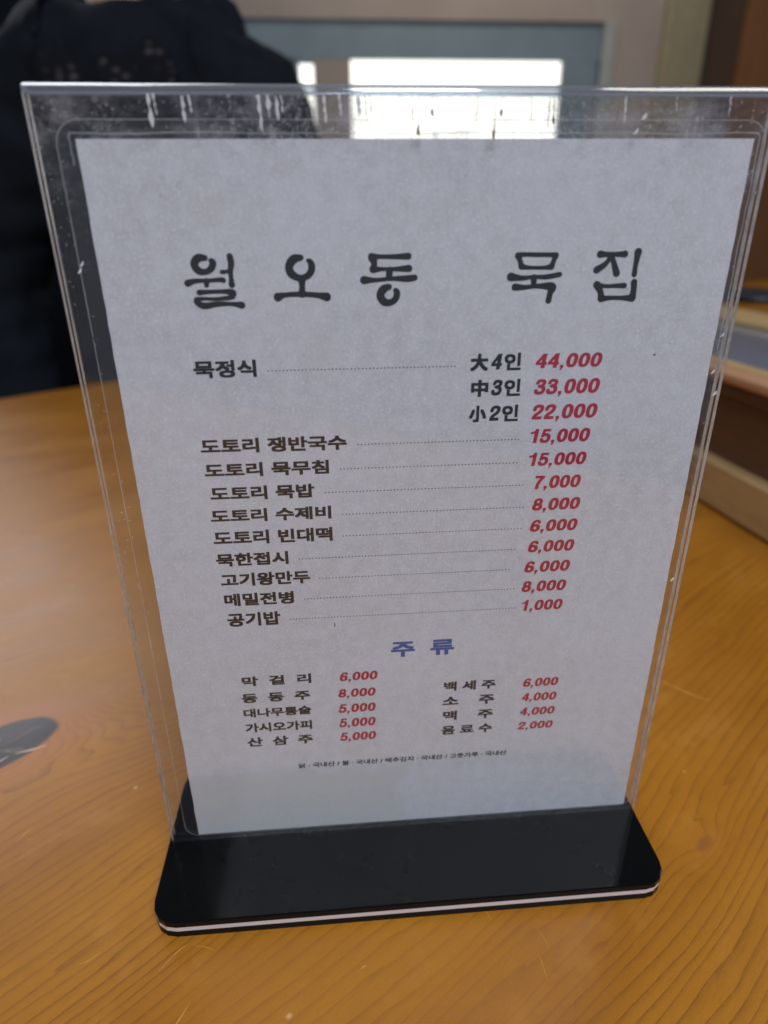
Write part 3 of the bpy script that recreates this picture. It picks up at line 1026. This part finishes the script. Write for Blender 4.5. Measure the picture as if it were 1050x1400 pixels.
# ------------------------------------------------------------------ box at the right edge
RB = math.radians(6)
boxe = empty('wooden_box', (351, 372, ZT), RB)
tag(boxe, 'long brown wooden box with pale base and glossy top at the right edge', 'box')
def bpart(name, x0, x1, y0, y1, z0, z1, mat, bev=1.2):
    bm = bmesh.new(); add_box(bm, x0, x1, y0, y1, z0-ZT, z1-ZT, bevel=bev, seg=3)
    bmesh.ops.recalc_face_normals(bm, faces=bm.faces)
    return obj(name, bm_mesh(name, bm), mat, boxe)
YA, YB = -330, 640
bpart('base_board', 0, 330, YA, YB, ZT+2.0, 39, M_PALE, 2.5)
bpart('body', 16, 314, YA+12, YB-12, 39.05, 104, M_BROWN)
bpart('body_band', 8, 322, YA+6, YB-6, 104.05, 118, M_BROWN)
bpart('rim', 0, 22, YA, YB, 118.05, 130, M_RIM, 4)
bpart('inner_rim', 27, 44, YA, YB, 118.05, 129, M_PALE, 2)
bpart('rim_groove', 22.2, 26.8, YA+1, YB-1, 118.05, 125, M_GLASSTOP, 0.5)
bpart('rim', 240, 330, YA, YB, 118.05, 130, M_PALE, 4)
bpart('rim', 44.3, 239.7, YA, YA+40, 118.05, 129, M_RIM, 2)
bpart('rim', 44.3, 239.7, YB-40, YB, 118.05, 129, M_RIM, 2)
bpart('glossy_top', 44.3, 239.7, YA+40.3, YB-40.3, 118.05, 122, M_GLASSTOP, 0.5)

bm = bmesh.new()
bmesh.ops.create_uvsphere(bm, u_segments=28, v_segments=16, radius=1)
for v in bm.verts:
    x, y, z = v.co
    s = lambda t, p: math.copysign(abs(t)**p, t)
    v.co = Vector((s(x, .7)*62, s(y, .7)*90, s(z, .7)*9*(1+.25*math.sin(x*3+y*4))))*K
o = obj('pouch', bm_mesh('pouch', bm, True), M_POUCH)
o.location = Vector((690, 930, 140))*K
o.rotation_euler = (0, 0, 0.35)
tag(o, 'soft black pouch lying on the far end of the wooden box', 'pouch')

# ------------------------------------------------------------------ person across the table
M_COAT = plain('black_quilted_coat', (0.0045, 0.006, 0.009), 0.9, var=0.4, vscale=25, spec=0.15, bump=0.8, bscale=60)
def knit_material():
    m, nt = new_mat('dark_speckled_knit')
    out = N(nt, 'ShaderNodeOutputMaterial')
    b = N(nt, 'ShaderNodeBsdfPrincipled')
    vo = N(nt, 'ShaderNodeTexVoronoi')
    vo.inputs['Scale'].default_value = 75
    LK(nt, objco(nt, (1, 1, 1.5)), vo.inputs['Vector'])
    sc_ = N(nt, 'ShaderNodeSeparateColor')
    LK(nt, vo.outputs['Color'], sc_.inputs[0])
    f = M(nt, 'MULTIPLY', maprange(nt, vo.outputs['Distance'], 0.15, 0.5, 1.0, 0.0), maprange(nt, sc_.outputs[0], 0.45, 0.9))
    LK(nt, mixc(nt, f, (0.006, 0.006, 0.008), (0.065, 0.056, 0.052)), b.inputs['Base Color'])
    b.inputs['Roughness'].default_value = 0.95
    b.inputs['Specular IOR Level'].default_value = 0.1
    LK(nt, b.outputs[0], out.inputs[0])
    return m
M_KNIT = knit_material()
M_SKIN = plain('skin', (0.50, 0.29, 0.20), 0.5, var=0.08, vscale=60)
M_HAIR = plain('black_hair', (0.012, 0.010, 0.010), 0.45, bump=0.6, bscale=500)
person = empty('person', (-400, 1290, FLOOR))
tag(person, 'person in a black padded coat and dark knitted scarf seated across the table', 'person')
def P3(x, y, z):
    return Vector((x+400, y-1290, z-FLOOR))*K
def skin(name, verts, edges, mat, sub=2, root=0):
    me = bpy.data.meshes.new(name)
    me.from_pydata([P3(*v[:3]) for v in verts], edges, [])
    o = obj(name, me, None, person)
    md = o.modifiers.new('skin', 'SKIN')
    sv = me.skin_vertices[0].data
    for i, v in enumerate(verts):
        rx, ry = v[3], v[4] if len(v) > 4 else v[3]
        sv[i].radius = (rx*K, ry*K)
        sv[i].use_root = (i == root)
    md.use_smooth_shade = True
    s = o.modifiers.new('sub', 'SUBSURF')
    s.levels = s.render_levels = sub
    dgx = bpy.context.evaluated_depsgraph_get()
    me2 = bpy.data.meshes.new_from_object(o.evaluated_get(dgx))
    if name == 'coat':
        # puckers and folds of the padding
        for v in me2.vertices:
            p = v.co/K
            d = 16*mnoise.noise(p*0.011)+7*mnoise.noise(p*0.028)
            q = abs(math.sin(p.z*0.042+1.5*mnoise.noise(p*0.006)))
            v.co += v.normal*(d-11*(1-q)**3)*K
    o.modifiers.clear()
    o.data = me2
    me2.materials.clear()
    me2.materials.append(mat)
    return o
cx, cy = -400, 1300
# coat: trunk, shoulders, arms down to the lap, as one surface
V = [(cx, cy+20, -230, 210, 170), (cx, cy+10, 0, 215, 165), (cx, cy, 230, 235, 165), (cx, cy, 400, 215, 140), (cx, cy-5, 520, 165, 120),
     (cx-230, cy, 455, 150), (cx+232, cy, 478, 158), (cx-330, cy-30, 150, 100), (cx+300, cy-20, 150, 95),
     (cx-270, cy-150, -120, 78), (cx+250, cy-150, -130, 78), (cx-110, cy-260, -170, 60), (cx+100, cy-260, -170, 60), (cx+118, cy, 520, 128), (cx-118, cy, 520, 120)]
E_ = [(0, 1), (1, 2), (2, 3), (3, 4), (3, 14), (14, 5), (3, 13), (13, 6), (5, 7), (6, 8), (7, 9), (8, 10), (9, 11), (10, 12)]
skin('coat', V, E_, M_COAT, 3, 0)
# hood bunched round the neck and scarf
def torus(name, c, R, r, sx_, sy_, mat, tilt=0.0, lump=0.12):
    bm = bmesh.new()
    nu, nv = 64, 22
    rows = []
    for i in range(nu):
        a = math.tau*i/nu
        rad = r*(1+lump*math.sin(5*a+1)+lump*.6*math.sin(11*a))
        row = []
        for j in range(nv):
            b_ = math.tau*j/nv
            x = (R+rad*math.cos(b_))*math.cos(a)*sx_
            y = (R+rad*math.cos(b_))*math.sin(a)*sy_
            z = rad*math.sin(b_)*1.2 + tilt*y
            w_ = 13*mnoise.noise(Vector((x, y, z))*0.02)
            x += w_; z += w_
            row.append(bm.verts.new(P3(c[0]+x, c[1]+y, c[2]+z)))
        rows.append(row)
    for i in range(nu):
        for j in range(nv):
            bm.faces.new((rows[i][j], rows[(i+1) % nu][j], rows[(i+1) % nu][(j+1) % nv], rows[i][(j+1) % nv]))
    bmesh.ops.recalc_face_normals(bm, faces=bm.faces)
    return obj(name, bm_mesh(name, bm, True), mat, person)
torus('hood', (cx, cy+30, 570), 130, 72, 1.12, 0.9, M_COAT, 0.3, 0.04)
torus('scarf', (cx, cy-30, 545), 105, 48, 1.15, 1.0, M_KNIT, 0.55, 0.2)
# head, above the picture
bm = bmesh.new()
bmesh.ops.create_uvsphere(bm, u_segments=40, v_segments=28, radius=1)
for v in bm.verts:
    x, y, z = v.co
    w = 1-0.28*max(0, -z)**1.5
    fx, fy, fz = x*108*w, y*132*(1-0.12*max(0, -z)), z*160
    if y < 0:
        nose = math.exp(-((x/.16)**2+((z+.10)/.20)**2))*24
        eye = sum(math.exp(-(((x-s*.38)/.16)**2+((z-.08)/.10)**2)) for s in (-1, 1))*10
        lip = math.exp(-((x/.28)**2+((z+.46)/.07)**2))*7
        chin = math.exp(-((x/.3)**2+((z+.78)/.15)**2))*10
        fy += -nose+eye-lip-chin
    v.co = P3(cx+fx, cy-20+fy, 800+fz)
head = obj('head', bm_mesh('head', bm, True), M_SKIN, person)
bm = bmesh.new()
bmesh.ops.create_uvsphere(bm, u_segments=40, v_segments=24, radius=1)
for v in list(bm.verts):
    x, y, z = v.co
    if (y < -0.35 and z < 0.42) or z < -0.55:
        bm.verts.remove(v)
        continue
    v.co = P3(cx+x*(122+4*math.sin(z*20)), cy-10+y*146, 812+z*168)
obj('hair', bm_mesh('hair', bm, True), M_HAIR, person)
skin('neck', [(cx, cy, 520, 62), (cx, cy-8, 620, 60), (cx, cy-15, 700, 62)], [(0, 1), (1, 2)], M_SKIN, 2)
for s in (-1, 1):
    bm = bmesh.new()
    bmesh.ops.create_uvsphere(bm, u_segments=16, v_segments=10, radius=1)
    for v in bm.verts:
        v.co = P3(cx+s*(40)+v.co.x*15, cy-128+v.co.y*9, 812+v.co.z*8)
    obj('eye', bm_mesh('eye', bm, True), plain('eye_dark', (0.02, 0.015, 0.01), 0.2), person)
    bm = bmesh.new()
    bmesh.ops.create_uvsphere(bm, u_segments=16, v_segments=10, radius=1)
    for v in bm.verts:
        v.co = P3(cx+s*110+v.co.x*10, cy-10+v.co.y*22, 795+v.co.z*36)
    obj('ear', bm_mesh('ear', bm, True), M_SKIN, person)
    # hands resting in the lap: palm, four fingers and a thumb in one skinned surface
    hx = cx+s*100
    hy, hz = cy-268, -172
    V = [(hx, hy, hz, 34), (hx-s*35, hy-30, hz-4, 34, 22), (hx-s*70, hy-50, hz-10, 38, 20)]
    E_ = [(0, 1), (1, 2)]
    for k, (dy, L) in enumerate(((-34, 62), (-14, 74), (8, 68), (28, 52))):
        b0 = len(V)
        V += [(hx-s*(78), hy-50+dy, hz-12, 13), (hx-s*(78+L*.5), hy-52+dy*1.1, hz-14, 12), (hx-s*(78+L), hy-54+dy*1.1, hz-30, 10)]
        E_ += [(2, b0), (b0, b0+1), (b0+1, b0+2)]
    b0 = len(V)
    V += [(hx-s*45, hy-70, hz+4, 14), (hx-s*75, hy-100, hz, 12)]
    E_ += [(1, b0), (b0, b0+1)]
    skin('hand', V, E_, M_SKIN, 1, 0)
# thighs under the table
M_TROUSER = plain('dark_trousers', (0.015, 0.016, 0.022), 0.8)
skin('trousers', [(cx, cy+60, -330, 150), (cx-120, cy-60, -330, 115), (cx+120, cy-60, -330, 115), (cx-140, cy-480, -330, 88), (cx+140, cy-480, -330, 88),
     (cx-140, cy-470, -700, 68), (cx+140, cy-470, -700, 68), (cx-140, cy-460, -960, 55), (cx+140, cy-460, -960, 55)],
     [(0, 1), (0, 2), (1, 3), (2, 4), (3, 5), (4, 6), (5, 7), (6, 8)], M_TROUSER, 2)
skin('shoe', [(cx-140, cy-450, -1010, 42), (cx-140, cy-600, -1020, 38)], [(0, 1)], M_POUCH, 2)
skin('shoe', [(cx+140, cy-450, -1010, 42), (cx+140, cy-600, -1020, 38)], [(0, 1)], M_POUCH, 2)
bench = empty('bench', (-700, 1400, FLOOR))
tag(bench, 'dark bench the person in black is sitting on', 'bench')
bm = bmesh.new(); add_box(bm, -700, 900, -170, 250, 560, 610, bevel=6)
obj('seat', bm_mesh('seat', bm), M_DARKWOOD, bench)
for x in (-650, 830):
    for y in (-150, 190):
        bm = bmesh.new(); add_box(bm, x, x+50, y, y+50, 0, 559.5)
        obj('leg', bm_mesh('leg', bm), M_DARKWOOD, bench)
